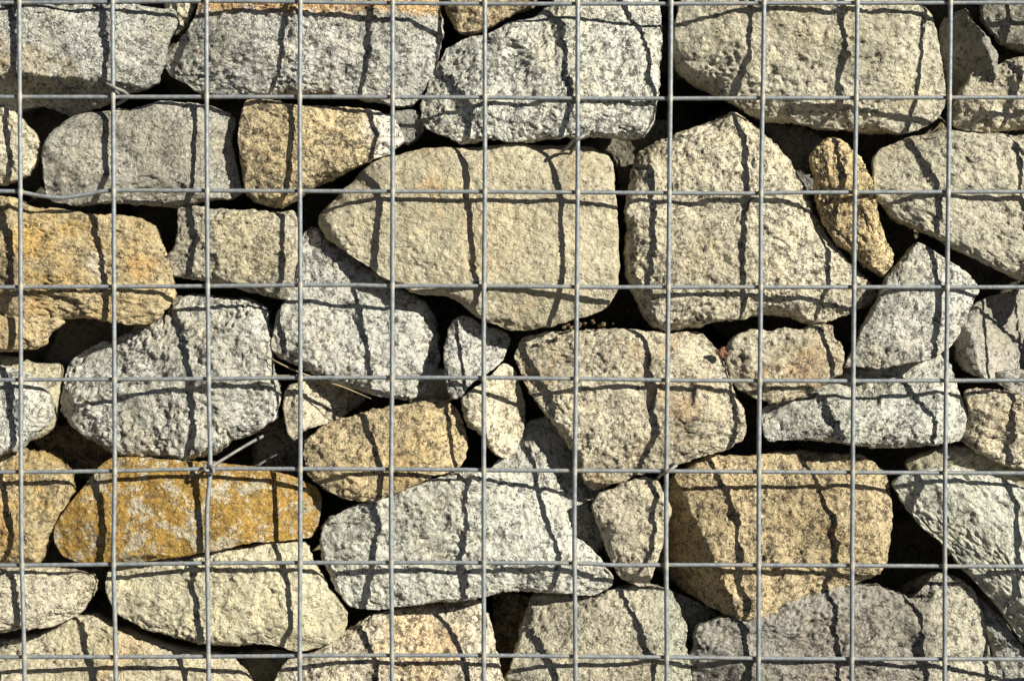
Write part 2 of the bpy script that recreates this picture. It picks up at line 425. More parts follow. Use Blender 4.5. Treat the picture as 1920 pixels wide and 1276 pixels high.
stone([(830,-50),(1010,-50),(1004,8),(975,22),(950,32),(915,52),(880,65),(860,62),(845,42),(832,15)], 'brown', 'shaded brown stone at the top edge between two big grey ones', f=66, chips=1, extra=[('band',2,-.05,.2,(.30,.21,.12),.5)])
stone([(1000,28),(1030,5),(1060,-35),(1222,-38),(1240,10),(1243,90),(1238,140),(1235,185),(1225,230),(1210,255),(1170,259),(1110,255),(1090,257),(1050,258),(1000,265),(960,266),(920,262),(890,268),(865,270),(840,255),(810,245),(790,225),(785,200),(800,170),(805,140),(820,115),(835,85),(870,68),(905,62),(940,50),(970,38)],
      'white', 'very pale grey granite block at the top centre, touching the mesh with its lower edge', bright=1.08,
      sh=[(909,852,85),(909,877,120),(909,887,170),(909,895,220),(909,886,255),(1083,1040,33),(1083,1055,80),(1083,1068,140),(1083,1073,200),(1083,1065,245),(1257,1195,10),(1257,1205,60),(1257,1225,110),(1257,1227,160)], chips=0, rnd=.25, rough=1.15)
stone([(1278,0),(1300,-45),(1650,-45),(1720,0),(1745,25),(1755,55),(1765,100),(1775,150),(1778,190),(1765,220),(1740,238),(1700,247),(1650,247),(1600,243),(1540,238),(1490,228),(1440,222),(1400,208),(1360,185),(1330,165),(1300,150),(1275,130),(1262,100),(1266,50)],
      'olive', 'largest stone at the top right, warm grey with a bulging underside', bright=1.05,
      sh=[(1432,1413,20),(1430,1405,90),(1430,1385,165),(1606,1567,20),(1606,1582,60),(1604,1586,120),(1604,1572,185),(1604,1565,215),(1781,1745,50),(1781,1757,110),(1781,1762,165)], facets=[(1330,150,1500,200,.7),(1500,200,1760,205,.8)], chips=0, rnd=.35)
stone([(1788,20),(1822,8),(1835,45),(1855,75),(1874,102),(1870,145),(1850,172),(1820,183),(1795,181),(1785,150),(1782,60)],
      'warmgrey', 'upright angular grey stone with a purplish lower face at the top right', f=30, chips=0, facets=[(1820,20,1842,80,1.6),(1842,80,1822,165,1.5)], bright=.88)
stone([(1843,5),(1860,-35),(1990,-35),(1990,100),(1920,97),(1885,85),(1860,62),(1843,35)], 'warmgrey', 'rounded brownish grey stone in the top right corner', f=48, chips=1, bright=.85)
stone([(1830,130),(1880,118),(1905,108),(1990,105),(1990,237),(1920,241),(1860,247),(1820,243),(1795,232),(1790,205),(1800,180),(1815,150)],
      'cream', 'cream stone at the right edge lying under the upright angular one', f=45, chips=1, sh=[(1950,1905,145),(1950,1890,210)], pts=[(1830,215,50)])
stone([(1090,250),(1220,225),(1262,225),(1240,270),(1195,300),(1182,345),(1165,372),(1148,300),(1100,275)], 'tan', 'shaded brown stone deep between the big tan and the big pointed stone', f=190, chips=0, bright=.3)  # colour cut far down to put the shade of the gap into it
# second row
stone([(-60,198),(10,200),(45,225),(65,255),(76,278),(70,305),(50,330),(20,342),(-60,347)], 'cream', 'small rounded cream stone cut by the left edge, in the second row', bright=1.05,
      sh=[(38,12,230),(38,20,270),(38,17,320)], chips=0)
stone([(95,245),(130,218),(200,206),(260,200),(300,190),(360,192),(400,200),(430,212),(440,230),(430,260),(438,300),(447,340),(450,360),(430,370),(380,375),(330,388),(270,383),(200,380),(150,384),(100,380),(85,365),(80,330),(78,290),(84,262)],
      'warmgrey', 'smooth mid grey stone with a faint purple cast, just above the bent wire', bright=1.12, grain=.8,
      sh=[(213,207,230),(213,207,280),(213,197,340),(388,378,210),(388,380,270),(388,368,345)], chips=1, rnd=.34, foli=-.5, rough=.8)
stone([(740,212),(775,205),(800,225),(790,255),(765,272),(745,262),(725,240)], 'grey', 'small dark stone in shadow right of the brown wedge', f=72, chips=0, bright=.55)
stone([(460,192),(475,185),(520,190),(560,198),(640,200),(700,205),(735,220),(750,240),(757,262),(735,282),(690,302),(640,327),(600,342),(560,365),(530,385),(500,388),(470,375),(455,355),(450,300),(447,250),(454,210)],
      'brown', 'brown wedge-shaped stone tapering to a pale right tip, hanging over a dark gap', bright=1.0,
      sh=[(563,550,200),(563,548,250),(563,543,340),(736,705,220),(736,718,250)], chips=0, facets=[(560,365,760,270,1.1)],
      extra=[('band',0,.055,.085,(.74,.71,.64),.85)])
stone([(735,292),(775,280),(830,275),(900,272),(980,268),(1060,267),(1112,271),(1140,285),(1152,305),(1156,370),(1160,420),(1163,480),(1159,540),(1140,575),(1110,590),(1080,596),(1040,610),(985,620),(950,618),(920,605),(890,590),(860,567),(840,555),(790,553),(760,542),(720,522),(680,492),(640,467),(610,447),(595,422),(595,402),(607,385),(640,355),(670,325),(700,302)],
      'tan', 'large flat tan boulder pointing left, in the middle of the wall', bright=1.0, grain=.8,
      sh=[(736,707,345),(736,708,400),(736,715,500),(908,867,285),(908,876,350),(908,885,430),(908,895,520),(908,900,570),(1083,1037,290),(1083,1047,350),(1083,1055,450),(1083,1067,540)], chips=0, rnd=.26, rough=.66,
      facets=[(900,585,1160,560,.9),(745,300,620,370,-.0)], extra=[('patch',-.062,.042,.022,(.60,.36,.12),.5),('patch',.01,-.01,.05,(.60,.47,.29),.4)])
stone([(1430,222),(1500,236),(1545,262),(1532,300),(1530,370),(1545,420),(1500,400),(1470,330)], 'grey', 'dark shaded stone behind the slim orange one', f=165, chips=0, bright=.5)  # base colour lowered to stand in for shade
stone([(1372,212),(1397,215),(1425,237),(1450,262),(1480,292),(1510,340),(1533,400),(1560,450),(1600,490),(1640,530),(1658,560),(1628,576),(1590,590),(1550,605),(1520,609),(1480,595),(1440,590),(1380,600),(1340,605),(1300,615),(1250,620),(1225,615),(1205,590),(1190,560),(1175,520),(1168,480),(1176,430),(1170,400),(1180,340),(1185,310),(1200,280),(1240,258),(1290,240),(1330,226)],
      'cream', 'big pale stone with a pointed top and sloping flank, right of centre', bright=1.06,
      sh=[(1255,1218,300),(1255,1228,360),(1255,1225,440),(1428,1385,225),(1428,1404,280),(1428,1403,350),(1427,1395,450),(1427,1393,530),(1427,1397,575),(1602,1557,470),(1602,1557,530),(1602,1545,585)], chips=0, rnd=.28,
      facets=[(1610,600,1600,500,1.0),(1230,520,1225,330,-.0)], rough=1.1)
stone([(1553,258),(1580,260),(1605,280),(1625,310),(1633,345),(1645,380),(1650,410),(1665,450),(1679,480),(1676,500),(1655,517),(1630,505),(1600,480),(1565,450),(1545,410),(1530,370),(1528,330),(1521,300),(1528,275)],
      'brown', 'slim orange-brown stone standing between two much larger pale stones', bright=1.5, rough=1.2,
      sh=[(1603,1572,270),(1603,1590,320),(1603,1565,370)], chips=0, grain=1.1, extra=[('band',0,-.1,-.05,(.60,.44,.22),.5)])
stone([(1718,250),(1780,243),(1850,248),(1920,250),(2000,250),(2000,545),(1925,525),(1890,512),(1840,490),(1780,460),(1740,440),(1700,422),(1670,402),(1645,370),(1640,330),(1640,297),(1660,275),(1690,262)],
      'olive', 'big olive-grey stone at the right edge with its underside sloping down', bright=1.03,
      sh=[(1778,1732,270),(1778,1745,320),(1778,1760,380),(1950,1908,260),(1950,1912,350)], chips=0, rnd=.26, facets=[(1650,390,1930,520,.9)], foli=.6)
# third row
stone([(-60,585),(40,595),(110,597),(120,603),(95,622),(85,645),(60,656),(0,661),(-60,661)], 'rust', 'low rusty stone at the left edge tucked under the big rust-stained one', f=42, sh=[(38,22,610)], chips=0, bright=.98)
stone([(-60,365),(10,368),(60,385),(130,395),(200,400),(250,405),(285,420),(300,450),(318,500),(328,540),(325,560),(310,582),(285,602),(255,609),(215,605),(150,595),(110,599),(40,601),(-60,600)],
      'rust', 'large rust-streaked stone at the left edge with a cracked brown face', bright=1.0, rough=1.2, foli=.15,
      sh=[(38,5,400),(38,30,450),(38,22,530),(38,20,590),(213,165,415),(213,200,445),(213,205,520),(213,195,590)], chips=1, rnd=.3,
      extra=[('patch',-.03,.03,.030,(.58,.35,.07),.6),('patch',.085,.0,.025,(.55,.29,.08),.5),('patch',-.06,-.01,.026,(.20,.15,.10),.65),('patch',.045,.0,.022,(.62,.55,.44),.7),('patch',-.02,-.045,.022,(.50,.28,.08),.55),('patch',.01,-.02,.014,(.16,.11,.07),.5)])
stone([(333,392),(345,386),(370,386),(400,390),(470,392),(520,398),(550,394),(558,420),(556,480),(548,530),(535,563),(500,556),(460,545),(420,535),(370,525),(330,520),(312,500),(312,482),(327,455),(331,420)],
      'olive', 'squarish yellowish grey stone with a notched left side, below the brown wedge', bright=1.0, grain=.85,
      sh=[(389,372,390),(389,372,430),(389,358,510),(563,535,410),(563,537,460),(563,525,540)], chips=0, rnd=.3, facets=[(540,540,545,400,.35)], extra=[('patch',.01,.0,.055,(.54,.44,.22),.4)])
stone([(120,600),(240,590),(330,580),(330,640),(260,680),(150,700),(80,680),(100,640)], 'tan', 'dark brown shaded stone inside the gap under the rust-streaked stone', f=185, chips=0, bright=.45)  # shade of the gap put into the darkened colour
stone([(580,425),(600,430),(640,460),(720,520),(790,560),(815,590),(822,640),(825,672),(816,710),(800,735),(760,750),(720,745),(650,725),(600,705),(560,690),(525,670),(513,650),(519,600),(535,560),(553,500),(560,450)],
      'grey', 'pale grey rounded stone half shaded by the big tan boulder above it', bright=1.03,
      sh=[(563,530,610),(563,545,660),(736,662,560),(736,678,620),(736,690,670),(736,700,715)], pts=[(640,480,62),(590,450,60)], chips=0, rnd=.36, facets=[(560,680,780,745,.8)])
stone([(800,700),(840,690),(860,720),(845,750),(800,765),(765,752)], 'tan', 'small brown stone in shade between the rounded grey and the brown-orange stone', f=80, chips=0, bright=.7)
stone([(1722,452),(1760,475),(1800,500),(1830,525),(1838,545),(1815,585),(1800,630),(1793,642),(1776,655),(1745,675),(1700,681),(1660,691),(1640,690),(1605,688),(1585,690),(1605,650),(1625,600),(1648,560),(1655,540),(1670,510),(1692,485)],
      'white', 'sharp kite-shaped speckled white stone standing on its lower edge at the right', bright=1.08, grain=1.15,
      sh=[(1776,1753,480),(1775,1762,540),(1775,1770,600)], chips=0, rnd=.2, rough=.85, facets=[(1765,700,1800,500,.25)])
stone([(1850,700),(2000,690),(2000,772),(1915,750),(1880,722)], 'grey', 'sliver of a grey stone at the right edge under the angular grey one', f=70, chips=0, bright=.9)
stone([(1830,568),(1860,558),(1920,543),(2000,540),(2000,700),(1940,720),(1900,713),(1860,711),(1820,700),(1797,672),(1795,640),(1808,600)],
      'warmgrey', 'angular grey stone cut by the right edge, beside the kite-shaped one', bright=1.02, f=42, chips=0, facets=[(1830,700,1815,590,1.0),(1840,590,1990,570,-.0),(1870,720,1830,640,.5)], rough=1.1)
# fourth row
stone([(370,550),(420,555),(470,560),(500,583),(510,620),(515,680),(520,715),(526,745),(520,780),(495,800),(440,825),(400,850),(350,862),(290,860),(220,855),(170,830),(130,805),(105,780),(104,740),(110,700),(120,680),(150,655),(210,635),(250,610),(290,600),(315,580),(335,560)],
      'white', 'massive rough light grey boulder at the left, above the ochre slab', bright=1.0, rough=1.45,
      sh=[(214,137,720),(214,150,760),(214,165,820),(390,345,640),(390,352,700),(390,362,780),(390,365,830)], pts=[(480,600,38),(490,700,24),(480,770,26)], chips=0, rnd=.3,
      bumps=[(290,690,22,10),(430,700,14,-9),(400,790,18,9)], facets=[(410,850,540,790,1.0)])
stone([(-70,672),(30,668),(62,680),(112,684),(110,740),(97,800),(72,822),(20,835),(-70,835)], 'tan', 'smooth sandy stone peeping out behind the round grey one at the left edge', f=70, chips=0, rough=.5, bright=.95)
stone([(-60,680),(20,690),(58,706),(92,740),(98,762),(88,792),(60,825),(30,845),(-60,857)], 'white', 'round pale grey stone cut by the left edge, in the fifth row', bright=1.04, f=25,
      sh=[(40,10,690),(40,18,730),(40,30,780)], chips=0)
stone([(850,598),(870,590),(900,605),(940,618),(957,635),(950,660),(930,690),(900,710),(882,722),(868,742),(848,748),(840,735),(833,700),(831,650),(838,620)],
      'grey', 'small speckled grey stone below the right of the tan boulder point, above the pear-shaped one', bright=1.04, sh=[(908,860,650),(908,885,670),(908,890,700)], chips=0, facets=[(860,740,850,640,.9)])
stone([(945,680),(965,690),(975,720),(985,760),(985,790),(975,830),(962,852),(940,858),(915,840),(900,815),(875,795),(865,770),(865,745),(885,730),(910,712),(925,695)],
      'cream', 'small pale pear-shaped stone with its narrow end down, near the centre', bright=1.06, f=34, pts=[(890,760,40),(940,760,28)], chips=0, facets=[(925,850,890,750,.7)])
stone([(985,630),(1030,620),(1080,620),(1170,615),(1250,624),(1310,621),(1335,640),(1350,660),(1365,690),(1380,740),(1398,780),(1400,800),(1390,825),(1360,845),(1320,855),(1270,870),(1245,880),(1200,890),(1160,905),(1120,920),(1100,912),(1087,882),(1075,850),(1060,830),(1040,800),(1010,760),(990,730),(975,700),(965,670),(970,645)],
      'pink', 'large pinkish beige boulder with a narrow foot, right of centre under the big tan boulder', bright=1.07,
      sh=[(1081,1033,660),(1081,1036,720),(1254,1203,640),(1254,1222,690),(1254,1235,740),(1252,1245,800),(1252,1235,860),(1427,1385,760)], chips=0, rnd=.24,
      facets=[(985,690,1100,925,1.5)], rough=1.1)
stone([(1362,655),(1380,630),(1420,615),(1460,618),(1500,616),(1558,606),(1566,632),(1580,650),(1578,700),(1560,712),(1520,735),(1480,752),(1440,756),(1410,745),(1385,730),(1368,702)],
      'pink', 'brownish stone right of the pinkish boulder, its top in deep shade', bright=.93, sh=[(1602,1562,660)], pts=[(1420,630,56),(1420,720,30),(1500,730,22)], chips=0, rnd=.3, rough=1.2)
stone([(1778,658),(1790,690),(1800,730),(1812,770),(1808,810),(1795,825),(1740,835),(1650,840),(1580,830),(1500,825),(1440,826),(1430,800),(1432,768),(1470,752),(1520,732),(1560,715),(1590,688),(1640,680),(1700,668),(1740,655)],
      'white', 'long pale grey stone tapering to the left, directly under the kite-shaped stone', bright=.98,
      sh=[(1600,1552,740),(1600,1560,800),(1775,1735,710),(1775,1752,780)], pts=[(1460,790,35),(1620,695,95),(1690,690,90),(1750,675,75)], chips=0, rnd=.32)
stone([(1810,732),(1850,728),(1900,735),(2000,760),(2000,890),(1920,882),(1880,870),(1830,845),(1802,825),(1813,800),(1816,770)],
      'cream', 'rounded cream stone cut by the right edge, beside the long tapering one', bright=1.2, sh=[(1950,1905,770),(1950,1910,800),(1950,1898,850)], chips=0, rough=1.1)
# fifth row
stone([(548,718),(600,712),(640,722),(682,742),(665,765),(640,780),(610,795),(572,806),(552,827),(541,815),(532,780),(530,740)],
      'cream', 'small cream stone under the grass stalk, right of the massive grey boulder', f=45, bright=1.0, chips=0, facets=[(572,815,560,760,1.0)])
stone([(480,800),(540,780),(580,800),(600,860),(570,905),(520,910),(470,890)], 'grey', 'dark grey stone deep in the gap behind the diagonal wire', f=170, chips=0, bright=.5)  # darkened colour carries the shade of the gap
stone([(640,785),(690,770),(740,762),(790,750),(830,748),(852,765),(866,790),(876,830),(870,862),(855,880),(820,892),(790,902),(740,925),(700,938),(650,935),(610,920),(580,895),(567,860),(572,830),(590,805)],
      'brown', 'orange-brown granular stone left of the pear-shaped one', bright=1.03,
      sh=[(736,678,790),(736,697,830),(736,712,870)], pts=[(820,780,40)], chips=0, rnd=.3, facets=[(870,900,845,740,-.0),(600,905,720,935,.9)])
stone([(60,800),(150,790),(240,820),(300,880),(200,900),(90,880)], 'brown', 'dark brown shaded stone deep above the ochre slab', f=180, chips=0, bright=.55)  # colour darkened in place of deep shade
stone([(990,790),(1050,780),(1110,850),(1140,930),(1140,1010),(1100,1060),(1040,1020),(930,960),(905,900),(935,860),(968,835)],
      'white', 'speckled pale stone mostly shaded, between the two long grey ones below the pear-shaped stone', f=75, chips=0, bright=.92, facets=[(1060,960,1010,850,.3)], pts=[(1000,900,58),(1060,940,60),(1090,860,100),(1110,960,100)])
stone([(-60,842),(50,845),(82,852),(112,870),(131,890),(138,920),(110,970),(90,1010),(70,1057),(-60,1057)], 'rust', 'rusty brown wedge at the left edge beside the ochre slab', bright=1.0, extra=[('patch',-.03,-.02,.05,(.44,.22,.06),.55)],
      sh=[(40,5,930),(40,20,980),(40,25,1030)], chips=0, rough=1.1)
stone([(183,873),(210,858),(280,860),(330,863),(400,868),(480,878),(540,893),(587,915),(599,945),(592,990),(580,1010),(540,1015),(480,1016),(430,1026),(380,1036),(320,1046),(270,1053),(210,1056),(150,1056),(110,1042),(96,1012),(100,985),(125,950),(148,920),(165,897)],
      'ochre', 'long slab with a smooth ochre-yellow crust broken by pale bare spots', bright=1.0, rough=.55,
      sh=[(215,180,890),(215,190,950),(215,207,1040),(392,367,900),(390,378,960),(390,382,1020),(563,525,905),(563,537,950),(563,548,1000)], chips=0, rnd=.15, facets=[(120,1040,330,1040,1.0),(330,1040,590,1005,1.0)],
      extra=[('crust',.570,(.345,.205,.042))])
stone([(640,960),(670,945),(700,936),(735,925),(790,905),(840,890),(900,884),(960,888),(1010,900),(1045,925),(1062,960),(1075,1000),(1100,1018),(1122,1042),(1150,1080),(1148,1100),(1120,1118),(1070,1115),(1000,1110),(930,1110),(880,1124),(800,1132),(730,1140),(680,1143),(650,1135),(625,1110),(610,1070),(597,1020),(600,990),(617,970)],
      'white', 'large light grey granite boulder low in the centre with a concave underside', bright=1.05, rough=1.15,
      sh=[(736,712,960),(736,705,1030),(736,700,1110),(908,874,900),(908,872,960),(908,867,1030),(908,872,1090),(1079,1030,960),(1079,1045,1000),(1079,1060,1040)], chips=0, rnd=.26)
stone([(1150,913),(1172,903),(1210,894),(1235,903),(1247,930),(1260,950),(1250,1000),(1240,1030),(1230,1070),(1217,1100),(1200,1104),(1165,1085),(1145,1050),(1130,1010),(1115,970),(1109,945),(1125,925)],
      'cream', 'cream egg-shaped stone wedged left of the big brown boulder', bright=1.08, sh=[(1250,1237,930),(1250,1225,1010),(1250,1208,1080)], chips=0)
stone([(1288,877),(1330,857),(1400,857),(1450,850),(1500,843),(1560,850),(1610,852),(1640,868),(1665,890),(1673,940),(1677,980),(1670,1020),(1658,1060),(1650,1080),(1600,1095),(1540,1110),(1490,1130),(1450,1150),(1400,1158),(1350,1150),(1310,1130),(1270,1105),(1238,1080),(1243,1020),(1253,960),(1250,915),(1265,892)],
      'brown', 'biggest brown boulder, at the lower right, with a shaded left flank', bright=1.05, rough=1.25,
      sh=[(1423,1360,880),(1423,1355,915),(1423,1375,970),(1423,1390,1020),(1423,1400,1100),(1598,1528,870),(1598,1538,920),(1598,1565,975),(1598,1568,1020),(1598,1553,1080)], chips=0, rnd=.24,
      facets=[(1270,900,1320,1010,2.0),(1318,1005,1380,1160,2.0)], bumps=[(1520,1000,22,9)])
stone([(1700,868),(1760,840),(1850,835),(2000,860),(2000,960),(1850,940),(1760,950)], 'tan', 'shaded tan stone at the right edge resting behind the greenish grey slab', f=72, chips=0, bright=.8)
stone([(1740,880),(1790,872),(1850,888),(1920,912),(2000,935),(2000,1250),(1930,1212),(1900,1172),(1870,1130),(1830,1090),(1790,1047),(1760,1012),(1720,977),(1690,932),(1677,908),(1700,888)],
      'green', 'greenish grey slab at the right edge, sloping steeply down to the right', bright=1.15,
      sh=[(1773,1745,960),(1773,1752,990),(1950,1905,950),(1950,1912,1030),(1950,1915,1100)], chips=0, rnd=.3, facets=[(1700,930,1880,1090,.8),(1800,930,1930,1130,.35)], rough=.95, foli=.8)
# bottom rows
stone([(-60,1075),(60,1065),(110,1068),(170,1075),(182,1090),(175,1112),(165,1130),(150,1150),(110,1170),(50,1180),(-60,1187)], 'cream', 'creamy white stone low at the left edge under the rusty wedge', bright=1.06, sh=[(42,25,1100),(42,35,1150)], chips=0, foli=.0)
stone([(200,1070),(250,1060),(330,1046),(400,1031),(470,1022),(540,1018),(572,1020),(590,1060),(612,1100),(635,1130),(653,1150),(642,1190),(612,1210),(570,1223),(530,1215),(495,1205),(440,1212),(390,1210),(330,1196),(270,1180),(220,1155),(200,1130),(194,1100)],
      'tan', 'long rounded tan stone low at the left, right below the ochre slab', bright=1.12,
      sh=[(390,358,1070),(390,370,1120),(390,380,1190),(563,530,1050),(563,548,1110),(563,553,1170)], chips=0, rnd=.3)
stone([(-60,1212),(20,1200),(70,1187),(130,1160),(170,1155),(210,1175),(260,1190),(330,1215),(400,1225),(440,1235),(460,1265),(475,1330),(-60,1330)], 'tan', 'wide tan stone in the bottom left corner', bright=1.1,
      sh=[(217,145,1170),(217,165,1220),(217,180,1265),(391,340,1240),(391,355,1270)], chips=0, rnd=.3)
stone([(440,1225),(520,1215),(600,1215),(560,1240),(540,1330),(470,1330)], 'tan', 'dark stone at the bottom edge between the wide tan stone and its right neighbour', f=135, chips=0, bright=.6)  # darkened colour stands in for shade between the neighbours
stone([(545,1238),(600,1215),(650,1180),(700,1152),(760,1145),(830,1138),(890,1128),(915,1160),(928,1210),(932,1330),(512,1330),(525,1255)], 'cream', 'pale stone with an orange flush at the bottom edge, below the centre boulder', bright=1.03,
      sh=[(736,687,1190),(736,700,1230),(736,702,1276),(907,813,1150),(907,870,1220),(907,885,1276)], chips=0, rnd=.3, extra=[('patch',.02,.03,.06,(.66,.46,.24),.6)])
stone([(925,1118),(980,1112),(1000,1130),(985,1200),(970,1330),(930,1330)], 'brown', 'dark stone standing in the narrow black gap at the bottom centre', f=185, chips=0, bright=.5)  # gap shade painted in by the lowered colour
stone([(1000,1120),(1060,1115),(1110,1120),(1160,1105),(1210,1100),(1260,1108),(1275,1140),(1288,1180),(1291,1230),(1286,1330),(945,1330),(960,1240),(975,1190),(988,1150)], 'olive', 'yellowish grey stone at the bottom edge with a greener right side', bright=1.08,
      sh=[(1079,995,1180),(1079,1020,1220),(1079,1040,1260),(1250,1180,1110),(1250,1200,1160),(1250,1217,1210),(1250,1222,1260)], chips=0, rnd=.3, extra=[('band',0,.045,.075,(.38,.39,.30),.7)])
stone([(1255,1110),(1310,1130),(1350,1155),(1310,1190),(1300,1330),(1275,1330),(1285,1200)], 'grey', 'dark shaded stone sunk between the two stones at the bottom right of centre', f=125, chips=0, bright=.55)  # colour lowered so the sunken stone reads as shaded
stone([(1298,1212),(1308,1172),(1350,1157),(1410,1152),(1450,1134),(1520,1112),(1590,1098),(1650,1100),(1690,1112),(1712,1122),(1745,1118),(1747,1092),(1765,1077),(1800,1085),(1832,1110),(1855,1170),(1865,1230),(1872,1330),(1290,1330)],
      'warmgrey', 'broad brownish grey stone at the bottom right with a paler hump at its right end', bright=.80, rough=1.1,
      sh=[(1422,1397,1180),(1422,1408,1240),(1597,1567,1120),(1597,1568,1200),(1597,1568,1260),(1772,1711,1125),(1772,1732,1170),(1772,1730,1250)], chips=0, rnd=.26,
      extra=[('patch',-.01,-.0,.07,(.25,.20,.155),.5),('band',0,.07,.11,(.52,.48,.36),.6)])
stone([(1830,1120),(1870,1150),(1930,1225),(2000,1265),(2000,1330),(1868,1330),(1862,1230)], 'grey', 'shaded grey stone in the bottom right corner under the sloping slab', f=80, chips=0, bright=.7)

# ------------------------------------------------------------------ rubble deeper in the basket and beyond the frame
def blob(K, r, cx, cy, cw, rx, ry, rw, sd):
    u = np.linspace(0, 2 * np.pi, K * 2, endpoint=False); v = np.linspace(0, np.pi, K)
    uu, vv = np.meshgrid(u, v, indexing='ij')
    se = lambda x, p: np.sign(x) * np.abs(x) ** p
    P = np.stack([se(np.cos(uu), .7) * se(np.sin(vv), .6), se(np.sin(uu), .7) * se(np.sin(vv), .6), se(np.cos(vv), .8)], -1).reshape(-1, 3)
    for _ in range(5):
        n = r.normal(size=3); n /= np.linalg.norm(n); dd = P @ n; P = P - np.clip(dd - r.uniform(.6, .85), 0, 9)[:, None] * n
    P = P * (1 + .16 * pn(P * 1.3 + sd) + .07 * pn(P * 4 + sd) + .035 * pn(P * 10 + sd))[:, None] * [rx, ry, rw]
    a = r.uniform(-.35, .35); c, s_ = math.cos(a), math.sin(a)
    P = np.stack([P[:, 0] * c - P[:, 1] * s_, P[:, 0] * s_ + P[:, 1] * c, P[:, 2]], 1) + [cx, cy, cw]
    n = K; idx = np.arange(2 * K * K).reshape(2 * K, K); nx = np.roll(idx, -1, 0)
    F = np.stack([idx[:, :-1], nx[:, :-1], nx[:, 1:], idx[:, 1:]], -1).reshape(-1, 4)
    return P, F
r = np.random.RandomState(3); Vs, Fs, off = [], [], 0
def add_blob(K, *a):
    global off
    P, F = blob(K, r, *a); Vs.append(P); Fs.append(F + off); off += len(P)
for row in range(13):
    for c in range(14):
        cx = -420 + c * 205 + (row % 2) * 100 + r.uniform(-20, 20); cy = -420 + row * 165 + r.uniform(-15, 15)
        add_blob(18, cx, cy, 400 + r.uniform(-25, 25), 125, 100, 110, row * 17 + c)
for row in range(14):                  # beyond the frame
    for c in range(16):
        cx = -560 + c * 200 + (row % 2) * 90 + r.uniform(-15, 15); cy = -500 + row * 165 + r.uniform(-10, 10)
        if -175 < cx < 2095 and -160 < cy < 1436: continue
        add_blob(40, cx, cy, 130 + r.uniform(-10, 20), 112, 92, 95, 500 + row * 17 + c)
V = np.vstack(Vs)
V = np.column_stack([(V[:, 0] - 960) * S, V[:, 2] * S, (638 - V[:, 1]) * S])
tag(mesh_obj('rubble_fill', V, np.vstack(Fs), stone_mat('tan', 900, .3)), kind='stuff', label='loose stone filling deep in the basket and past the picture edges')  # stone colour darkened so the gaps read as deep shade

# ------------------------------------------------------------------ welded wire mesh
m_zinc = zinc_mat('galvanised_wire'); m_tie = zinc_mat('galvanised_tie_wire', (.13, .13, .125), (.22, .215, .20))
def tube(name, pts, rad, mat, parent=None, sides=12, wob=0.0, step=None, seed=0, loc=None):
    P = np.array(pts, float)
    if step:                                   # Catmull resample
        out = []
        for i in range(len(P) - 1):
            a, b, c, d = P[max(i - 1, 0)], P[i], P[i + 1], P[min(i + 2, len(P) - 1)]
            k = max(1, int(np.linalg.norm(c - b) / step)); t = np.linspace(0, 1, k, endpoint=False)[:, None]
            m1, m2 = (c - a) * .5, (d - b) * .5
            if i == 0: m1 = (c - b)
            if i == len(P) - 2: m2 = (c - b)
            out.append((2 * t**3 - 3 * t**2 + 1) * b + (t**3 - 2 * t**2 + t) * m1 * 1 + (-2 * t**3 + 3 * t**2) * c + (t**3 - t**2) * m2)
        P = np.vstack(out + [P[-1:]])
    T = np.gradient(P, axis=0); T /= np.linalg.norm(T, axis=1)[:, None]
    up = np.array([0, 1, 0.]) if abs(T[:, 1]).mean() < .8 else np.array([1, 0, 0.])
    A = np.cross(T, up); A /= np.linalg.norm(A, axis=1)[:, None]; B = np.cross(T, A)
    rr = np.full(len(P), rad) if np.isscalar(rad) else np.interp(np.linspace(0, 1, len(P)), np.linspace(0, 1, len(rad)), rad)
    if wob: rr = rr * (1 + wob * pn(P / S / 6 + seed) + wob * .6 * pn(P / S / 17 + seed))
    an = np.linspace(0, 2 * np.pi, sides, endpoint=False)
    V = (P[:, None] + rr[:, None, None] * (np.cos(an)[None, :, None] * A[:, None] + np.sin(an)[None, :, None] * B[:, None])).reshape(-1, 3)
    n = len(P); idx = np.arange(n * sides).reshape(n, sides); nx = np.roll(idx, -1, 1)
    F = np.stack([idx[:-1], nx[:-1], nx[1:], idx[1:]], -1).reshape(-1, 4)
    V = np.vstack([V, P[:1] - T[:1] * rr[0] * .5, P[-1:] + T[-1:] * rr[-1] * .5])
    t1 = np.stack([nx[0], idx[0], np.full(sides, len(V) - 2)], -1); t2 = np.stack([idx[-1], nx[-1], np.full(sides, len(V) - 1)], -1)
    if loc is None: loc = (0, 0, 0)
    return mesh_obj(name, V - np.array(loc), [F, np.vstack([t1, t2])], mat, parent, loc=loc)
def W(x, y, w=0.): return ((x - 960) * S, w * S, (638 - y) * S)
RV, RH = 4.3 * S, 3.9 * S
panel = bpy.data.objects.new('wire_mesh_panel', None); C.objects.link(panel); panel.location = (0, 0, -.5)
tag(panel, 'galvanised welded steel wire mesh stretched across the whole stone wall', 'wire mesh')
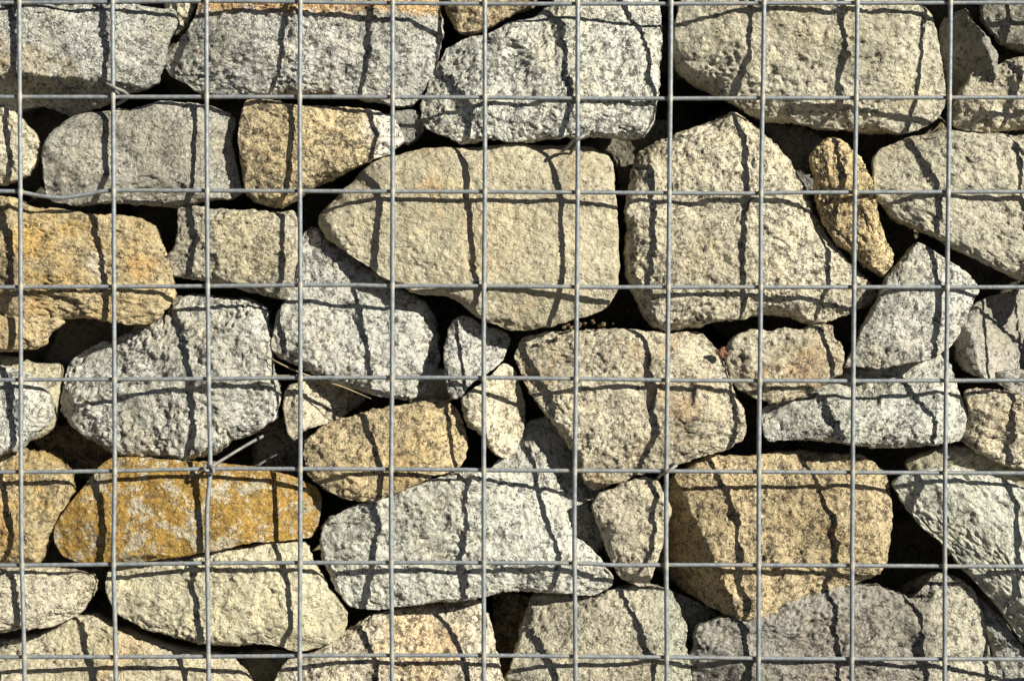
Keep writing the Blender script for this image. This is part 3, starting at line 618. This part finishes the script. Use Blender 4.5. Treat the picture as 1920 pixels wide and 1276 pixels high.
VW = [[(-140,-500),(-138,0),(-136,640),(-130,1276),(-130,1800)],
      [(36,-500),(36,0),(38,350),(39,700),(40,1000),(46,1276),(52,1800)],
      [(209,-500),(211,0),(213,350),(214,640),(215,880),(213,1060),(217,1276),(217,1800)],
      [(387,-500),(387,0),(388,350),(391,700),(394,875),(388,980),(391,1276),(391,1800)],
      [(563,-500),(563,0),(562,200),(563,560),(563,900),(562,1276),(562,1800)],
      [(736,-500),(736,0),(736,350),(735,700),(733,960),(735,1276),(735,1800)],
      [(909,-500),(909,0),(909,350),(907,600),(907,900),(907,1276),(907,1800)],
      [(1084,-500),(1083,100),(1083,350),(1080,700),(1077,980),(1079,1276),(1079,1800)],
      [(1260,-500),(1258,50),(1255,350),(1252,640),(1249,960),(1250,1276),(1248,1800)],
      [(1436,-500),(1432,50),(1427,350),(1426,600),(1423,850),(1422,1276),(1420,1800)],
      [(1610,-500),(1607,50),(1603,350),(1600,700),(1598,1000),(1597,1276),(1594,1800)],
      [(1786,-500),(1782,50),(1778,350),(1775,640),(1772,900),(1771,1276),(1768,1800)],
      [(1960,-500),(1956,50),(1951,350),(1948,640),(1946,900),(1945,1276),(1942,1800)],
      [(2134,-500),(2126,640),(2118,1800)]]
HW = [[(-400,-170),(960,-170),(2350,-170)],
      [(-400,2),(0,4),(400,1),(640,4),(900,6),(1240,6),(1500,5),(1920,4),(2350,4)],
      [(-400,181),(0,181),(390,181),(640,181),(900,182),(1100,184),(1240,184),(1500,183),(1920,182),(2350,182)],
      [(-400,357),(0,358),(38,360),(70,366),(105,370),(130,369),(170,362),(213,357),(390,357),(640,358),(900,359),(1200,361),(1340,362),(1420,362),(1450,361),(1600,360),(1920,359),(2350,359)],
      [(-400,538),(0,538),(213,537),(390,536),(640,534),(740,536),(900,536),(1140,538),(1300,538),(1600,538),(1920,538),(2350,538)],
      [(-400,712),(0,712),(213,711),(390,710),(563,708),(900,708),(1090,710),(1300,713),(1600,714),(1920,713),(2350,713)],
      [(-400,886),(0,885),(200,883),(390,879),(563,879),(800,880),(1000,882),(1240,883),(1500,885),(1920,887),(2350,887)],
      [(-400,1061),(0,1060),(213,1058),(390,1056),(563,1055),(900,1055),(1078,1056),(1140,1059),(1200,1060),(1260,1059),(1500,1060),(1920,1062),(2350,1062)],
      [(-400,1232),(0,1232),(400,1231),(640,1229),(900,1229),(1100,1231),(1300,1233),(1500,1235),(1920,1236),(2350,1236)],
      [(-400,1407),(960,1406),(2350,1408)]]
pl = np.array(panel.location)
for k, row in enumerate(VW):
    o = tube('vertical_wire', [W(x, y, 0) for x, y in row], RV, m_zinc, panel, wob=.045, step=5 * S, seed=k * 3.1, loc=W(row[0][0], row[0][1]))
    co = np.empty(len(o.data.vertices) * 3); o.data.vertices.foreach_get('co', co); co = co.reshape(-1, 3)
    zz = 638 - (co[:, 2] + o.location[2]) / S
    dmin = np.min([np.abs(zz - np.interp(row[3 if len(row) > 3 else 0][0], [p[0] for p in h], [p[1] for p in h])) for h in HW], axis=0)
    wd = np.clip(1 - dmin / 11, 0, 1)
    cx = np.median(co[:, 0])
    a = o.data.attributes.new('weld', 'FLOAT', 'POINT'); a.data.foreach_set('value', wd)
    cc = np.array([np.interp(z, [p[1] for p in row], [p[0] for p in row]) for z in zz])
    ctr = (cc - 960) * S - o.location[0]
    bul = 1 + .20 * np.clip(1 - dmin / 7, 0, 1) ** .7
    co[:, 0] = ctr + (co[:, 0] - ctr) * bul; back = co[:, 1] > 0; co[back, 1] *= 1.25 * np.where(dmin[back] < 8, 1.3, .8)
    o.data.vertices.foreach_set('co', co.ravel()); o.data.update()
    o.location = np.array(o.location) - pl
for k, row in enumerate(HW):
    o = tube('horizontal_wire', [W(x, y, 7.4) for x, y in row], RH, m_zinc, panel, wob=.045, step=5 * S, seed=50 + k * 3.1, loc=W(row[0][0], row[0][1], 7.4))
    o.location = np.array(o.location) - pl

# ------------------------------------------------------------------ tie wires hooked round the mesh
def tie(pts, label, rad=3.3, org=None):
    P = [W(*p) for p in pts]
    o = tube('tie_wire', P, rad * S, m_tie, None, wob=.05, step=2.5 * S, seed=pts[0][0], loc=P[0])
    return tag(o, label, 'tie wire', 'tie wires hooked round the mesh')
tie([(213,192,30),(236,180,18),(232,172,4),(222,168,-7),(210,162,-8.5),(201,158,-4),(206,162,20),(214,172,40)], 'short slanting tie wire hook under the big top left stone')
tie([(1055,280,46),(1068,270,26),(1074,265,4),(1080,263,-7),(1088,259,-8.5),(1094,255,-4),(1093,254,6),(1084,262,26),(1070,285,60)], 'small tie wire loop on the vertical wire above the tan boulder')
tie([(500,812,120),(470,828,75),(445,843,40),(415,862,22),(400,872,10),(392,881,-4),(386,880,-8),(384,874,-3),(389,871,4),(397,874,-6),(402,884,-9),(396,888,-7),(388,886,2),(384,882,14)], 'tie wire loop with a long rod running into the gap above the ochre slab', rad=3.0)
tie([(1236,898,36),(1241,890,14),(1247,886,-5),(1256,880,-8.5),(1264,874,-5),(1268,872,4),(1262,872,18),(1250,886,34)], 'slanting tie wire on the crossing at the foot of the pinkish boulder')

# ------------------------------------------------------------------ dry grass, leaf, crumbs
m_straw = plain_mat('dry_straw', (.20, .155, .08), (.34, .27, .15), 120, .7)
g = tube('grass_stalk', [W(484,659,26), W(520,680,20), W(562,699,14), W(600,712,16), W(645,727,20), (W(694,748,30))], [.7*S, 1.6*S, 2.0*S, 1.8*S, 1.2*S, .6*S], m_straw, None, sides=7, step=4 * S, loc=W(562,699,14))
tag(g, 'thin dry grass stalk slanting behind the wires below the rounded grey stone', 'grass stalk')
g2 = tube('straw_blade', [W(430,716,18), W(470,710,14), W(510,705,13), W(556,703,14)], [.5*S, 1.8*S, 1.8*S, .5*S], m_straw, None, sides=6, step=4 * S, loc=W(470,710,14))
tag(g2, 'dry straw blade lying flat along the horizontal wire beside the massive grey boulder', 'straw')
def crumple(name, x, y, w, rad, mat, sd, flat=.5):
    K = 14; th = np.linspace(0, 2 * np.pi, 2 * K, endpoint=False); ph = np.linspace(0, np.pi, K)
    a, b = np.meshgrid(th, ph, indexing='ij')
    P = np.stack([np.cos(a) * np.sin(b), np.cos(b) * flat, np.sin(a) * np.sin(b)], -1).reshape(-1, 3)
    P = P * (1 + .9 * pn(P * 1.6 + sd) + .45 * pn(P * 3.5 + sd))[:, None] * rad * S
    idx = np.arange(2 * K * K).reshape(2 * K, K); nx = np.roll(idx, -1, 0)
    F = np.stack([idx[:, :-1], idx[:, 1:], nx[:, 1:], nx[:, :-1]], -1).reshape(-1, 4)
    return P, F
m_leaf = plain_mat('brown_leaf', (.11, .045, .025), (.22, .10, .055), 200, .8, .001)
P, F = crumple('dry_leaf', 0, 0, 0, 9, m_leaf, 4.2, .6)
tag(mesh_obj('dry_leaf', P, F, m_leaf, loc=W(1357, 660, 36)), 'tiny curled reddish brown leaf caught right of the pinkish boulder', 'leaf')
m_soil = plain_mat('crumbly_soil', (.06, .04, .022), (.20, .14, .07), 260, .95, .002)
Vs, Fs, off = [], [], 0
rr = np.random.RandomState(5)
for k in range(16):
    x = rr.uniform(1055, 1180); y = 612 - 10 * math.sin((x - 1055) / 125 * 3.14) * rr.uniform(.2, 1) + rr.uniform(-2, 4)
    P, F = crumple('', 0, 0, 0, rr.uniform(1.5, 4), None, k * 1.7, .8)
    Vs.append(P + np.array(W(x, y, 34 + rr.uniform(0, 35)))); Fs.append(F + off); off += len(P)
tag(mesh_obj('soil_crumbs', np.vstack(Vs), np.vstack(Fs), m_soil), kind='stuff', label='brown soil crumbs lying on top of the pinkish boulder')
t = tube('dry_twig', [W(1752,246,40), W(1762,238,34), W(1769,230,30), W(1775,233,28), W(1772,240,30), W(1780,244,34)], 1.3 * S, m_straw, None, sides=6, step=2 * S, loc=W(1769,230,30))
tag(t, 'tiny curled dry twig under the largest top right stone', 'twig')
